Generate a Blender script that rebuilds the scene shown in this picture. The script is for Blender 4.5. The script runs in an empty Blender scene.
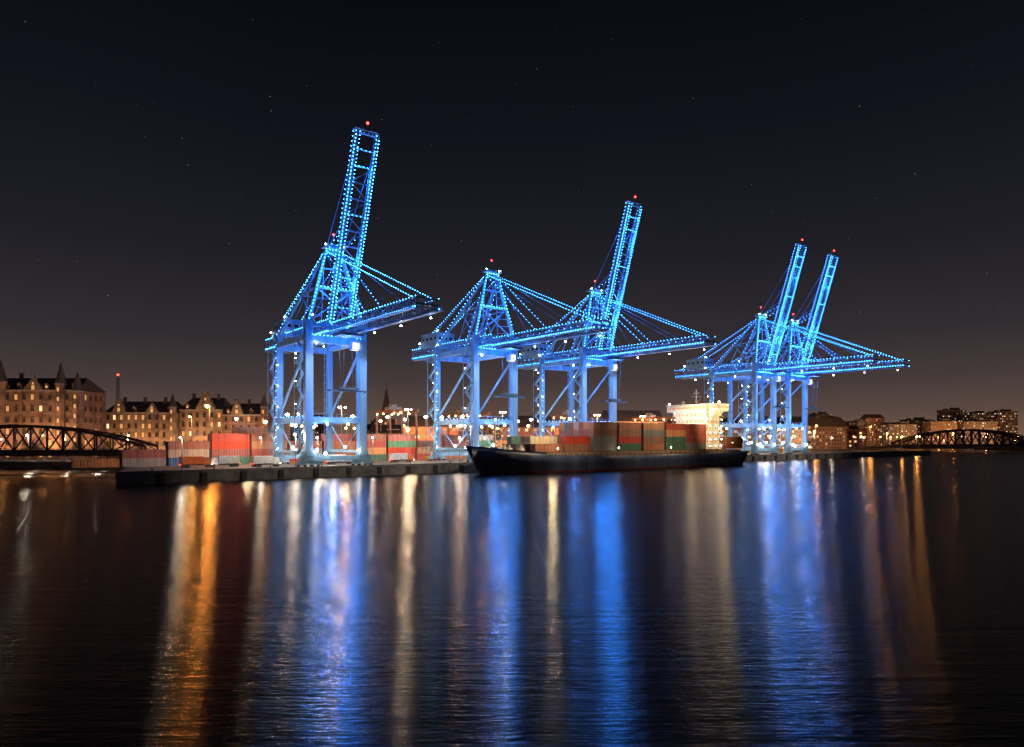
import bpy, math, random
from mathutils import Vector
random.seed(11)
scene = bpy.context.scene
COL = scene.collection
UX, UY = 0.786, 0.618
ANG = math.atan2(UY, UX)
QZ = 3.1
def P(s, d, z=QZ):
    return Vector((UX*s - UY*d, 253.4 + UY*s + UX*d, z))

# ------------------------------------------------------------ materials
def new_mat(name):
    m = bpy.data.materials.new(name); m.use_nodes = True
    nt = m.node_tree
    return m, nt, nt.nodes, nt.links, nt.nodes["Principled BSDF"]

def paint(name, col, rough=0.5, metal=0.0, var=0.25, scale=0.8, bump=0.0, rnd=0.0, streak=False):
    m, nt, N, L, b = new_mat(name)
    tc = N.new("ShaderNodeTexCoord")
    no = N.new("ShaderNodeTexNoise"); no.inputs["Scale"].default_value = scale; no.inputs["Detail"].default_value = 5
    if streak:
        mp = N.new("ShaderNodeMapping"); mp.inputs["Scale"].default_value = (1, 1, 0.15)
        L.new(tc.outputs["Object"], mp.inputs[0]); L.new(mp.outputs[0], no.inputs["Vector"])
    else:
        L.new(tc.outputs["Object"], no.inputs["Vector"])
    mr = N.new("ShaderNodeMapRange"); mr.inputs[1].default_value = 0.3; mr.inputs[2].default_value = 0.7
    mr.inputs[3].default_value = 1-var; mr.inputs[4].default_value = 1+var
    L.new(no.outputs["Fac"], mr.inputs[0])
    hs = N.new("ShaderNodeHueSaturation"); hs.inputs["Color"].default_value = (*col, 1)
    if rnd > 0:
        oi = N.new("ShaderNodeObjectInfo")
        m2 = N.new("ShaderNodeMapRange"); m2.inputs[3].default_value = 1-rnd; m2.inputs[4].default_value = 1+rnd
        L.new(oi.outputs["Random"], m2.inputs[0])
        mu = N.new("ShaderNodeMath"); mu.operation = 'MULTIPLY'
        L.new(m2.outputs[0], mu.inputs[0]); L.new(mr.outputs[0], mu.inputs[1])
        L.new(mu.outputs[0], hs.inputs["Value"])
        m3 = N.new("ShaderNodeMapRange"); m3.inputs[3].default_value = 0.75; m3.inputs[4].default_value = 1.1
        L.new(oi.outputs["Random"], m3.inputs[0]); L.new(m3.outputs[0], hs.inputs["Saturation"])
    else:
        L.new(mr.outputs[0], hs.inputs["Value"])
    L.new(hs.outputs[0], b.inputs["Base Color"])
    b.inputs["Roughness"].default_value = rough; b.inputs["Metallic"].default_value = metal
    if bump > 0:
        bp = N.new("ShaderNodeBump"); bp.inputs["Strength"].default_value = bump
        L.new(no.outputs["Fac"], bp.inputs["Height"]); L.new(bp.outputs[0], b.inputs["Normal"])
    return m

def emis(name, col, strength):
    m, nt, N, L, b = new_mat(name)
    b.inputs["Base Color"].default_value = (*[c*0.3 for c in col], 1)
    b.inputs["Emission Color"].default_value = (*col, 1)
    b.inputs["Emission Strength"].default_value = strength
    return m

def brickmat(name, c1, c2, mortar):
    m, nt, N, L, b = new_mat(name)
    tc = N.new("ShaderNodeTexCoord"); sp = N.new("ShaderNodeSeparateXYZ"); L.new(tc.outputs["Object"], sp.inputs[0])
    ad = N.new("ShaderNodeMath"); L.new(sp.outputs[0], ad.inputs[0]); L.new(sp.outputs[1], ad.inputs[1])
    cb = N.new("ShaderNodeCombineXYZ"); L.new(ad.outputs[0], cb.inputs[0]); L.new(sp.outputs[2], cb.inputs[1])
    br = N.new("ShaderNodeTexBrick"); br.inputs["Scale"].default_value = 1.6
    br.inputs["Color1"].default_value = (*c1, 1); br.inputs["Color2"].default_value = (*c2, 1); br.inputs["Mortar"].default_value = (*mortar, 1)
    L.new(cb.outputs[0], br.inputs["Vector"])
    no = N.new("ShaderNodeTexNoise"); no.inputs["Scale"].default_value = 0.25; no.inputs["Detail"].default_value = 5
    L.new(tc.outputs["Object"], no.inputs["Vector"])
    mr = N.new("ShaderNodeMapRange"); mr.inputs[1].default_value = .35; mr.inputs[2].default_value = .65; mr.inputs[3].default_value = .3; mr.inputs[4].default_value = 1.1
    L.new(no.outputs["Fac"], mr.inputs[0])
    mx = N.new("ShaderNodeMix"); mx.data_type = 'RGBA'; mx.blend_type = 'MULTIPLY'; mx.inputs[0].default_value = 0.85
    L.new(br.outputs["Color"], mx.inputs[6]); L.new(mr.outputs[0], mx.inputs[7])
    L.new(mx.outputs[2], b.inputs["Base Color"]); b.inputs["Roughness"].default_value = 0.85
    return m

def citymat(name, wall, litfrac, strength, cellx=3.2, cellz=3.4, c1=(1,.55,.2), c2=(1,.85,.55)):
    m, nt, N, L, b = new_mat(name)
    def mth(op, a, c=None, thr=None):
        n = N.new("ShaderNodeMath"); n.operation = op
        for i, v in enumerate((a, c)):
            if v is None: continue
            if isinstance(v, (int, float)): n.inputs[i].default_value = v
            else: L.new(v, n.inputs[i])
        return n.outputs[0]
    tc = N.new("ShaderNodeTexCoord"); sp = N.new("ShaderNodeSeparateXYZ"); L.new(tc.outputs["Object"], sp.inputs[0])
    oi = N.new("ShaderNodeObjectInfo")
    a = mth('DIVIDE', mth('ADD', mth('ADD', sp.outputs[0], sp.outputs[1]), 500.0), cellx)
    v = mth('DIVIDE', mth('ADD', sp.outputs[2], 0.5), cellz)
    fa = mth('FRACT', a); fv = mth('FRACT', v)
    mk = mth('MULTIPLY', mth('MULTIPLY', mth('GREATER_THAN', fa, .3), mth('LESS_THAN', fa, .7)),
             mth('MULTIPLY', mth('GREATER_THAN', fv, .32), mth('LESS_THAN', fv, .72)))
    cb = N.new("ShaderNodeCombineXYZ")
    L.new(mth('FLOOR', a), cb.inputs[0]); L.new(mth('FLOOR', v), cb.inputs[1])
    L.new(mth('MULTIPLY', oi.outputs["Random"], 91.7), cb.inputs[2])
    wn = N.new("ShaderNodeTexWhiteNoise"); wn.noise_dimensions = '3D'; L.new(cb.outputs[0], wn.inputs["Vector"])
    lit = mth('GREATER_THAN', wn.outputs["Value"], 1-litfrac)
    g = N.new("ShaderNodeNewGeometry"); sg = N.new("ShaderNodeSeparateXYZ"); L.new(g.outputs["Normal"], sg.inputs[0])
    side = mth('LESS_THAN', mth('ABSOLUTE', sg.outputs[2]), .5)
    tot = mth('MULTIPLY', mth('MULTIPLY', mk, lit), side)
    sc = N.new("ShaderNodeSeparateColor"); L.new(wn.outputs["Color"], sc.inputs[0])
    stg = mth('MULTIPLY', tot, mth('MULTIPLY', mth('ADD', mth('POWER', sc.outputs[1], 3.0), .1), strength))
    mx = N.new("ShaderNodeMix"); mx.data_type = 'RGBA'
    mx.inputs[6].default_value = (*c1, 1); mx.inputs[7].default_value = (*c2, 1)
    L.new(sc.outputs[2], mx.inputs[0])
    L.new(mx.outputs[2], b.inputs["Emission Color"]); L.new(stg, b.inputs["Emission Strength"])
    mw = N.new("ShaderNodeMix"); mw.data_type = 'RGBA'
    mw.inputs[6].default_value = (*wall, 1); mw.inputs[7].default_value = (.02, .02, .025, 1)
    L.new(mth('MULTIPLY', mk, side), mw.inputs[0]); L.new(mw.outputs[2], b.inputs["Base Color"])
    b.inputs["Roughness"].default_value = 0.8
    return m

M = {}
M['crane'] = paint("crane_blue_paint", (0.16, 0.32, 0.48), 0.45, 0, .3, .35, streak=True)
M['crane_dark'] = paint("crane_dark_steel", (0.03, 0.08, 0.16), 0.5, 0, .3)
M['cable'] = paint("crane_stay_paint", (0.05, 0.18, 0.38), 0.5)
M['house'] = paint("crane_house_panels", (0.14, 0.3, 0.48), 0.5, 0, .2, .5)
M['led'] = emis("blue_led", (0.035, 0.27, 1.0), 66)
M['white_lamp'] = emis("white_lamp", (1.0, 0.86, 0.66), 70)
M['cool_lamp'] = emis("cool_lamp", (0.88, 0.94, 1.0), 70)
M['red_lamp'] = emis("red_lamp", (1.0, 0.03, 0.02), 18)
M['orange_lamp'] = emis("orange_lamp", (1.0, 0.33, 0.05), 300)
M['warm_lamp'] = emis("warm_lamp", (1.0, 0.70, 0.38), 120)
M['dim_orange'] = emis("dim_orange_lamp", (1.0, 0.40, 0.09), 100)
M['glass'] = paint("dark_glass", (0.02, 0.025, 0.03), 0.1, 0, .1)
M['litglass'] = emis("lit_window", (1.0, 0.50, 0.17), .75)
M['litglass2'] = emis("bright_lit_window", (1.0, 0.72, 0.38), 1.5)
M['concrete'] = paint("quay_concrete", (0.11, 0.10, 0.09), 0.85, 0, .5, .3, .2)
M['asphalt'] = paint("yard_asphalt", (0.08, 0.073, 0.068), 0.75, 0, .4, .15, .1)
M['steel'] = paint("grey_steel", (0.2, 0.2, 0.21), 0.4, .6, .2)
M['pole'] = paint("lamp_post_steel", (0.16, 0.16, 0.16), 0.5, .3, .2)
M['rubber'] = paint("black_rubber", (0.02, 0.02, 0.02), 0.8)
M['bridge'] = paint("bridge_steel", (0.035, 0.028, 0.024), 0.6, .1, .4, .6)
M['yellow'] = paint("line_paint_yellow", (0.6, 0.42, 0.05), 0.6)
M['hull'] = paint("hull_navy_paint", (0.04, 0.055, 0.10), 0.36, 0, .5, .25, streak=True)
M['boot'] = paint("hull_boot_top_red", (0.12, 0.025, 0.02), 0.6, 0, .3)
M['deck'] = paint("ship_deck_brown", (0.16, 0.09, 0.05), 0.7)
M['white'] = paint("ship_white_paint", (0.78, 0.70, 0.54), 0.45, 0, .12, .4, streak=True)
M['funnel'] = paint("funnel_blue", (0.05, 0.12, 0.3), 0.5)
M['roof'] = paint("slate_copper_roof", (0.10, 0.072, 0.06), 0.6, 0, .35, .6, .2)
M['stone'] = paint("sandstone_trim", (0.30, 0.22, 0.16), 0.8)
M['brickA'] = brickmat("red_brick", (.34, .16, .09), (.26, .12, .07), (.26, .2, .16))
M['brickB'] = brickmat("ochre_brick", (.40, .24, .14), (.31, .18, .11), (.26, .2, .16))
M['cityA'] = citymat("city_office_facade", (.17, .125, .10), .36, 2.0, 2.6, 3.2, (1,.5,.18), (1,.9,.7))
M['cityB'] = citymat("city_block_facade", (.22, .13, .085), .30, 2.0, 2.4, 3.0, (1, .45, .14), (1, .75, .42))
M['shed'] = citymat("port_shed_cladding", (.35, .15, .09), .75, 5.0, 5, 4.0, (1, .42, .12), (1, .75, .4))
M['tail'] = emis("tail_light", (1, .05, .02), 15)
M['gantry'] = paint("gantry_rust_paint", (.22, .09, .05), .5)
M['cream_p'] = paint("gantry_cream_paint", (.4,.33,.25), .5)
M['orange_work'] = emis("orange_work_lamp", (1,.5,.16), 80)
M['cabin_lit'] = emis("lit_cabin_window", (1.0, 0.55, 0.22), .35)

# ------------------------------------------------------------ mesh builder
class MB:
    def __init__(s): s.v = []; s.f = []; s.m = []
    def box(s, c, d, mi=0):
        x, y, z = c; a, b, h = d[0]/2, d[1]/2, d[2]/2
        i = len(s.v)
        s.v += [(x-a,y-b,z-h),(x+a,y-b,z-h),(x+a,y+b,z-h),(x-a,y+b,z-h),(x-a,y-b,z+h),(x+a,y-b,z+h),(x+a,y+b,z+h),(x-a,y+b,z+h)]
        for q in ((0,3,2,1),(4,5,6,7),(0,1,5,4),(1,2,6,5),(2,3,7,6),(3,0,4,7)):
            s.f.append(tuple(i+k for k in q)); s.m.append(mi)
    def beam(s, p, q, w, h=None, mi=0, n=4):
        p = Vector(p); q = Vector(q); h = h or w
        t = (q-p).normalized()
        ref = Vector((0,0,1)) if abs(t.z) < .95 else Vector((0,1,0))
        a = t.cross(ref).normalized(); b = a.cross(t).normalized()
        i = len(s.v)
        if n == 4:
            offs = [(-w/2,-h/2),(w/2,-h/2),(w/2,h/2),(-w/2,h/2)]
        else:
            offs = [(w/2*math.cos(2*math.pi*k/n), h/2*math.sin(2*math.pi*k/n)) for k in range(n)]
        for e in (p, q):
            for (x, y) in offs: s.v.append(tuple(e+a*x+b*y))
        for k in range(n):
            s.f.append((i+k, i+(k+1)%n, i+n+(k+1)%n, i+n+k)); s.m.append(mi)
        s.f.append(tuple(i+k for k in range(n))[::-1]); s.m.append(mi)
        s.f.append(tuple(i+n+k for k in range(n))); s.m.append(mi)
    def tube(s, p, q, w, mi=0, n=8): s.beam(p, q, w, w, mi, n)
    def dot(s, c, r, mi=0):
        x, y, z = c; i = len(s.v)
        s.v += [(x+r,y,z),(x,y+r,z),(x-r,y,z),(x,y-r,z),(x,y,z+r),(x,y,z-r)]
        for k in range(4):
            s.f.append((i+k, i+(k+1)%4, i+4)); s.m.append(mi)
            s.f.append((i+(k+1)%4, i+k, i+5)); s.m.append(mi)
    def ball(s, c, r, mi=0, seg=8, rings=5, sq=1.0):
        i = len(s.v); cx, cy, cz = c
        s.v.append((cx,cy,cz+r*sq))
        for a in range(1, rings):
            th = math.pi*a/rings
            for k in range(seg):
                ph = 2*math.pi*k/seg
                s.v.append((cx+r*math.sin(th)*math.cos(ph), cy+r*math.sin(th)*math.sin(ph), cz+r*sq*math.cos(th)))
        s.v.append((cx,cy,cz-r*sq)); last = len(s.v)-1
        for k in range(seg):
            s.f.append((i, i+1+k, i+1+(k+1)%seg)); s.m.append(mi)
            b0 = i+1+(rings-2)*seg
            s.f.append((last, b0+(k+1)%seg, b0+k)); s.m.append(mi)
        for a in range(rings-2):
            for k in range(seg):
                b0 = i+1+a*seg
                s.f.append((b0+k, b0+seg+k, b0+seg+(k+1)%seg, b0+(k+1)%seg)); s.m.append(mi)
    def dots(s, p, q, sp, r, mi=0):
        p = Vector(p); q = Vector(q); n = max(1, int((q-p).length/sp))
        for k in range(n+1): s.dot(p.lerp(q, k/n), r, mi)
    def poly(s, pts, mi=0):
        i = len(s.v); s.v += [tuple(p) for p in pts]; s.f.append(tuple(range(i, i+len(pts)))); s.m.append(mi)
    def prism(s, outline, z0, z1, mi=0, mtop=None):
        i = len(s.v); n = len(outline)
        s.v += [(x,y,z0) for x,y in outline]+[(x,y,z1) for x,y in outline]
        for k in range(n):
            s.f.append((i+k, i+(k+1)%n, i+n+(k+1)%n, i+n+k)); s.m.append(mi)
        s.f.append(tuple(i+n+k for k in range(n))); s.m.append(mi if mtop is None else mtop)
        s.f.append(tuple(i+k for k in range(n))[::-1]); s.m.append(mi)
    def mesh(s, name, mats, off=None):
        vv = s.v if off is None else [(a[0]-off[0],a[1]-off[1],a[2]-off[2]) for a in s.v]
        me = bpy.data.meshes.new(name); me.from_pydata(vv, [], s.f)
        for m in mats: me.materials.append(M[m] if isinstance(m, str) else m)
        me.polygons.foreach_set("material_index", s.m); me.update()
        return me
    def obj(s, name, mats, parent=None, loc=(0,0,0), rz=0, pivot=None):
        o = bpy.data.objects.new(name, s.mesh(name, mats, pivot)); COL.objects.link(o)
        o.location = loc if pivot is None else pivot; o.rotation_euler = (0,0,rz)
        if parent: o.parent = parent
        return o
_bulb = {}
def bulb(parent, name, c, r, mat):
    k = (round(r,2), mat)
    if k not in _bulb:
        g = MB(); g.ball((0,0,0), r, 0, 8, 4); _bulb[k] = g.mesh(name, [mat])
    o = bpy.data.objects.new(name, _bulb[k]); COL.objects.link(o); o.location = c; o.parent = parent
    return o

def empty(name, loc, rz=0, label=None, cat=None, group=None):
    o = bpy.data.objects.new(name, None); COL.objects.link(o)
    o.location = loc; o.rotation_euler = (0,0,rz); o.empty_display_size = 1
    if label: o["label"] = label
    if cat: o["category"] = cat
    if group: o["group"] = group
    return o
def tag(o, label, cat, group=None):
    o["label"] = label; o["category"] = cat
    if group: o["group"] = group
def light(parent, loc, energy, col, r=0.3, name="lamp_glow"):
    ld = bpy.data.lights.new(name, 'POINT'); ld.energy = energy; ld.color = col; ld.shadow_soft_size = r
    o = bpy.data.objects.new(name, ld); COL.objects.link(o); o.location = loc
    if parent: o.parent = parent
    return o
def spot(parent, loc, target, energy, col, ang=90, r=.4, name="spot_beam"):
    ld = bpy.data.lights.new(name, 'SPOT'); ld.energy = energy; ld.color = col; ld.shadow_soft_size = r
    ld.spot_size = math.radians(ang); ld.spot_blend = .6
    o = bpy.data.objects.new(name, ld); COL.objects.link(o); o.location = loc
    o.rotation_euler = (Vector(target)-Vector(loc)).to_track_quat('-Z', 'Y').to_euler()
    if parent: o.parent = parent
    return o
def copy_thing(root, loc, rz=None, skip=()):
    n = root.copy(); COL.objects.link(n); n.location = loc
    if rz is not None: n.rotation_euler = (0,0,rz)
    mp = {root: n}
    for c in root.children_recursive:
        if any(c.name.startswith(k) for k in skip): continue
        k = c.copy(); COL.objects.link(k); mp[c] = k
        k.parent = mp.get(c.parent, n)
    return n

# ------------------------------------------------------------ water and ground
w = MB(); w.poly([(-5000,-400,0),(5000,-400,0),(5000,7000,0),(-5000,7000,0)])
wm, nt, N, L, b = new_mat("harbour_water")
b.inputs["Base Color"].default_value = (0.001, 0.002, 0.005, 1)
b.inputs["Roughness"].default_value = 0.19; b.inputs["IOR"].default_value = 1.33
b.inputs["Anisotropic"].default_value = 0.95
tg = N.new("ShaderNodeCombineXYZ"); tg.inputs[0].default_value = 0.0; tg.inputs[1].default_value = 1.0
L.new(tg.outputs[0], b.inputs["Tangent"])
tc = N.new("ShaderNodeTexCoord")
def wnoise(sx, sy, sc, det, rot):
    mp = N.new("ShaderNodeMapping"); mp.inputs["Scale"].default_value = (sx, sy, 1); mp.inputs["Rotation"].default_value = (0,0,rot)
    n = N.new("ShaderNodeTexNoise"); n.inputs["Scale"].default_value = sc; n.inputs["Detail"].default_value = det
    n.inputs["Roughness"].default_value = .5
    L.new(tc.outputs["Object"], mp.inputs[0]); L.new(mp.outputs[0], n.inputs["Vector"]); return n.outputs["Fac"]
n1 = wnoise(.26, 1.5, 3.0, 3, .03); n2 = wnoise(.15, 1.2, .8, 1, -.03)
b1 = N.new("ShaderNodeBump"); b1.inputs["Strength"].default_value = 1.0; b1.inputs["Distance"].default_value = .045
L.new(n1, b1.inputs["Height"])
b2 = N.new("ShaderNodeBump"); b2.inputs["Strength"].default_value = 1.0; b2.inputs["Distance"].default_value = .05
L.new(n2, b2.inputs["Height"]); L.new(b1.outputs[0], b2.inputs["Normal"]); L.new(b2.outputs[0], b.inputs["Normal"])
water = w.obj("water", [wm]); water["kind"] = "structure"

g = MB()
g.prism([(-101,174),(300,489.2),(340,600),(380,760),(4000,900),(4000,6500),(-4000,6500),(-4000,215),(-208,215),(-208,262),(-140,256)], -3, QZ, 0, 1)
gr = g.obj("ground", ['concrete', 'asphalt']); gr["kind"] = "structure"
g = MB(); g.prism([(474,560),(900,560),(900,720),(474,700)], -3, QZ, 0, 1)
o = g.obj("ground", ['concrete', 'asphalt']); o["kind"] = "structure"
g = MB(); g.box((200-63.5,.5,.14),(516,1.0,.28))
o = g.obj("quay_coping", ['concrete'], None, P(-64.5,0.0), ANG); o["kind"] = "structure"
for d in (5, 31):
    g = MB(); g.box((130,0,.05),(500,.18,.1)); g.box((130,-.6,.01),(500,.12,.012),1); g.box((130,.6,.01),(500,.12,.012),1)
    o = g.obj("crane_rail_track", ['steel','yellow'], None, P(0,d), ANG); o["kind"] = "structure"

g = MB(); g.tube((0,0,0),(0,0,.45),.5,n=10); g.tube((0,0,.45),(0,0,.62),.85,n=10)
bol = g.obj("bollard", ['steel'], None, P(-120,.6,QZ+.28), ANG)
tag(bol, "squat iron mooring bollard on the quay edge", "bollard", "bollards along the quay edge")
for k in range(1, 32):
    c = bol.copy(); COL.objects.link(c); c.location = P(-120+k*15.5,.6,QZ+.28)
g = MB(); g.box((0,0,0),(1.6,.5,2.4)); g.box((0,-.3,0),(1.3,.12,2.1)); g.tube((-.5,-.1,1.2),(-.5,.4,1.6),.07); g.tube((.5,-.1,1.2),(.5,.4,1.6),.07)
fen = g.obj("quay_fender", ['rubber'], None, P(-118,-.26,1.5), ANG)
tag(fen, "black rubber fender hung on the concrete quay wall", "fender", "fenders on the quay wall")
for k in range(1, 46):
    c = fen.copy(); COL.objects.link(c); c.location = P(-118+k*10.6,-.26,1.5)

# ------------------------------------------------------------ crane
def truss(mb, p, q, w, h, panel, t=.35, mi=0, tm=.22):
    p = Vector(p); q = Vector(q); t0 = (q-p).normalized()
    up = Vector((1,0,0)).cross(t0).normalized()
    if up.z < 0 : up = -up
    n = max(2, int((q-p).length/panel))
    cs = [Vector((sx*w/2,0,0))+up*sz*h/2 for sx in (-1,1) for sz in (-1,1)]
    for c in cs: mb.beam(p+c, q+c, t, t, mi)
    for k in range(n+1):
        a = p.lerp(q, k/n)
        mb.beam(a+cs[0], a+cs[1], tm, tm, mi); mb.beam(a+cs[2], a+cs[3], tm, tm, mi)
        mb.beam(a+cs[1], a+cs[3], tm, tm, mi)
        if k < n:
            b_ = p.lerp(q, (k+1)/n)
            i, j = (0,1) if k % 2 else (1,0)
            mb.beam(a+cs[i], b_+cs[j], tm, tm, mi); mb.beam(a+cs[i+2], b_+cs[j+2], tm, tm, mi)

cr = empty("container_crane", P(0,5), ANG, "tall blue light-strung container crane with a raised boom", "crane", "container cranes along the quay")
Hg = 42.7; W2 = 9; G = 26; GE = 54
for sx in (-1,1):
    for y in (0,G):
        g = MB(); wd = 2.4 if y == 0 else 1.9
        top = 46.5 if y == 0 else 44.5
        g.beam((sx*W2,y,3.4),(sx*W2,y,top), wd, wd*.8)
        g.box((sx*W2,y,4.2),(wd*1.35,wd*1.1,1.6))
        for zz in (12,20,28,36): g.box((sx*W2,y,zz),(wd*1.06,wd*.86,.3))
        g.beam((sx*(W2-1.6),y+.9,4),(sx*(W2-1.6),y+.9,41),.12); g.beam((sx*(W2-1.6),y+.3,4),(sx*(W2-1.6),y+.3,41),.12)
        for q in range(12): g.box((sx*(W2-1.4),y+.6,5+q*3),(.9,.9,.1))
        g.obj("leg", ['crane'], cr)
for y in (0,G):
    g = MB(); g.box((0,y,2.6),(2*W2+5,1.7,1.5)); g.obj("sill_beam", ['crane'], cr)
    g = MB(); g.box((0,y,15),(2*W2-2.6,1.2,1.6)); 
    for q in range(9): g.beam((-7.6+q*1.9,y-.55,15.8),(-7.6+q*1.9,y-.55,16.9),.07)
    g.beam((-7.6,y-.55,16.9),(7.6,y-.55,16.9),.08)
    g.obj("portal_beam", ['crane'], cr)
    for sx in (-1,1):
        g = MB()
        for k in (-3,-1,1,3):
            g.tube((sx*W2+k*1.05,y-.35,.45),(sx*W2+k*1.05,y+.35,.45),.8,1,12)
        for k in (-2,2): g.box((sx*W2+k*1.05,y,1.05),(2.9,1.1,.8),0)
        g.box((sx*W2,y,1.65),(6.5,1.0,.55),0)
        g.box((sx*(W2+4.7),y,1.2),(.6,1,1.1),2)
        g.obj("wheel_bogie", ['crane','rubber','yellow'], cr)
for sx in (-1,1):
    for (zz,hh) in ((15,1.9),(41.2,1.7),(4.6,.8)):
        g = MB(); g.box((sx*W2,G/2,zz),(1.2,G-1.8,hh)); g.obj("portal_beam", ['crane'], cr)
    for (a,c,tw) in (((sx*W2,1,38.8),(sx*W2,G-1,17),.85),((sx*W2,G-1,14),(sx*W2,G*.5,5.2),.5),((sx*W2,1,14),(sx*W2,G*.5-.3,5.2),.4)):
        g = MB(); g.tube(a,c,tw,0,10); g.obj("diagonal_brace", ['crane'], cr)
for y in (0,G):
    g = MB(); g.box((0,y,40.6),(2*W2-2.2,1.5,2.2)); g.obj("cross_beam", ['crane'], cr)
    g = MB(); g.box((0,y,45.2),(2*W2-2.4,.9,1.0)); g.obj("cross_beam", ['crane'], cr)
g = MB()
for sx in (-1,1):
    g.box((sx*3.3,(GE-3)/2,Hg+.1),(1.1,GE+3,1.5))
truss(g,(0,-3,Hg+2.6),(0,GE,Hg+2.6),7.6,2.8,3.3,.26,0,.18)
for k in range(12): g.box((0,GE-.5-k*4.7,Hg+.2),(5.5,.5,.7))
g.obj("main_girder", ['crane'], cr)
BT = -55.5
g = MB()
for sx in (-1,1): g.beam((sx*3.1,-3.3,Hg+.1),(sx*3.1,BT,Hg+.1),.45,.8)
truss(g,(0,-3.4,Hg+1.6),(0,BT,Hg+1.6),6.4,2.2,2.9,.22,0,.16)
g.box((0,BT-.2,Hg+.9),(7.0,.4,.5)); g.box((0,BT-.2,Hg+2.4),(7.0,.3,.3))
for k in range(18): g.beam((-3.1,-4-k*3,Hg+.1),(3.1,-4-k*3,Hg+.1),.22)
g.obj("lowered_boom", ['crane'], cr)
for sx in (-1,1):
    g = MB()
    g.box((sx*4.3,-1,Hg-.2),(.7,GE+56,.08))
    for z in (.6,1.1): g.beam((sx*4.65,-55,Hg-.2+z),(sx*4.65,GE,Hg-.2+z),.08)
    for k in range(37): g.beam((sx*4.65,-55+k*3,Hg-.2),(sx*4.65,-55+k*3,Hg+.9),.08)
    g.obj("walkway", ['crane'], cr)
AP = (2.6, 2.0, 69.8)
g = MB()
for sx in (-1,1):
    g.beam((sx*W2,0,46),(sx*AP[0],AP[1],AP[2]),1.0,.9)
    g.beam((sx*W2,G,44),(sx*AP[0],AP[1]+1,AP[2]-1),.7,.6)
    g.beam((sx*3.6,14,44.5),(sx*AP[0],AP[1]+1,AP[2]-3),.45)
    g.beam((sx*3.6,14,44.5),(sx*6,0.7,58.5),.4)
    g.beam((sx*5.9,14,57),(sx*6.1,.8,57.5),.4)
    g.beam((sx*5.9,14,57),(sx*3.6,5,44.5),.35)
    g.beam((sx*3.6,20,44.5),(sx*4.6,8,63),.28)
    g.beam((sx*3.6,26,44.5),(sx*7.4,20,49.5),.28)
    for q in range(9):
        t = q/9; a = Vector((sx*W2,0,46)).lerp(Vector((sx*AP[0],AP[1],AP[2])),t); c = Vector((sx*3.6,3,46)).lerp(Vector((sx*AP[0],AP[1]+1,AP[2])),t)
        g.beam(a,c,.13)
    g.beam((sx*3.6,3,46),(sx*AP[0],AP[1]+1,AP[2]),.3)
g.beam((-6.2,.9,57.5),(6.2,.9,57.5),.7); g.beam((-AP[0],AP[1],AP[2]),(AP[0],AP[1],AP[2]),1.0); g.beam((-4.4,1.5,64),(4.4,1.5,64),.45)
g.beam((-5.9,14,57),(5.9,14,57),.45)
g.beam((-9,0,46),(6.2,.9,57.5),.4); g.beam((9,0,46),(-6.2,.9,57.5),.4)
g.box((0,2,AP[2]+1.2),(6.9,3.5,.25))
for k in range(5): g.tube((-2.4+k*1.2,1.1,AP[2]+1.9),(-2.4+k*1.2,2.9,AP[2]+1.9),1.2,0,10)
for sx in (-1,1):
    for sy in (.4,3.6): g.beam((sx*3.4,sy,AP[2]+1.3),(sx*3.4,sy,AP[2]+2.5),.1)
g.tube((0,2,AP[2]+2),(0,2,AP[2]+5.5),.14)
g.obj("pylon", ['crane'], cr)
for sx in (-1,1):
    x0 = sx*AP[0]
    for y in (-16,-27,-41,-53,50,34):
        g = MB(); g.tube((x0,AP[1],AP[2]),(sx*3.1,y,Hg+3),.28 if abs(y)>20 else .16,0,6); g.obj("forestay" if y < 0 else "backstay", ['cable'], cr)
g = MB(); g.box((0,40,Hg+6.6),(8.5,12,5.0)); g.box((0,40,Hg+9.3),(9.0,12.6,.4))
for k in range(4): g.box((-4.28,35+k*3.2,Hg+7.2),(.1,1.2,1.1),1)
for k in range(3): g.box((-2.5+k*2.5,33.95,Hg+7.2),(1.2,.1,1.1),1)
g.box((1,44,Hg+10.3),(2.4,2.4,1.6)); g.box((-2,37,Hg+10),(1.6,1.6,1.1))
g.obj("machinery_house", ['house','glass'], cr)
g = MB(); g.box((0,-9,Hg-1.4),(7.4,6,.6)); g.box((0,-9,Hg-.9),(5,3,.5))
for sx in (-1,1):
    for sy in (-7,-11): g.tube((sx*2.2,sy,Hg-1.4),(sx*1.8,-9+(sy+9)*.4,25),.09,0,6)
g.box((0,-9,24.6),(6.0,1.8,.8)); g.box((0,-9,23.9),(12.2,.5,.5))
for sx in (-1,1): g.box((sx*6,-9,23.8),(.5,2.44,.5))
g.obj("hoist_trolley", ['crane_dark'], cr)
g = MB(); g.box((4.0,-4.6,Hg-3.9),(2.4,2.6,2.6)); g.box((4.0,-6.0,Hg-4.0),(2.1,.25,2.0),1); g.box((4.0,-5.2,Hg-5.3),(2.0,1.3,.15),1); g.box((4,-4.6,Hg-2.1),(.6,.6,1.2))
g.obj("operator_cab", ['house','litglass2'], cr)
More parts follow.
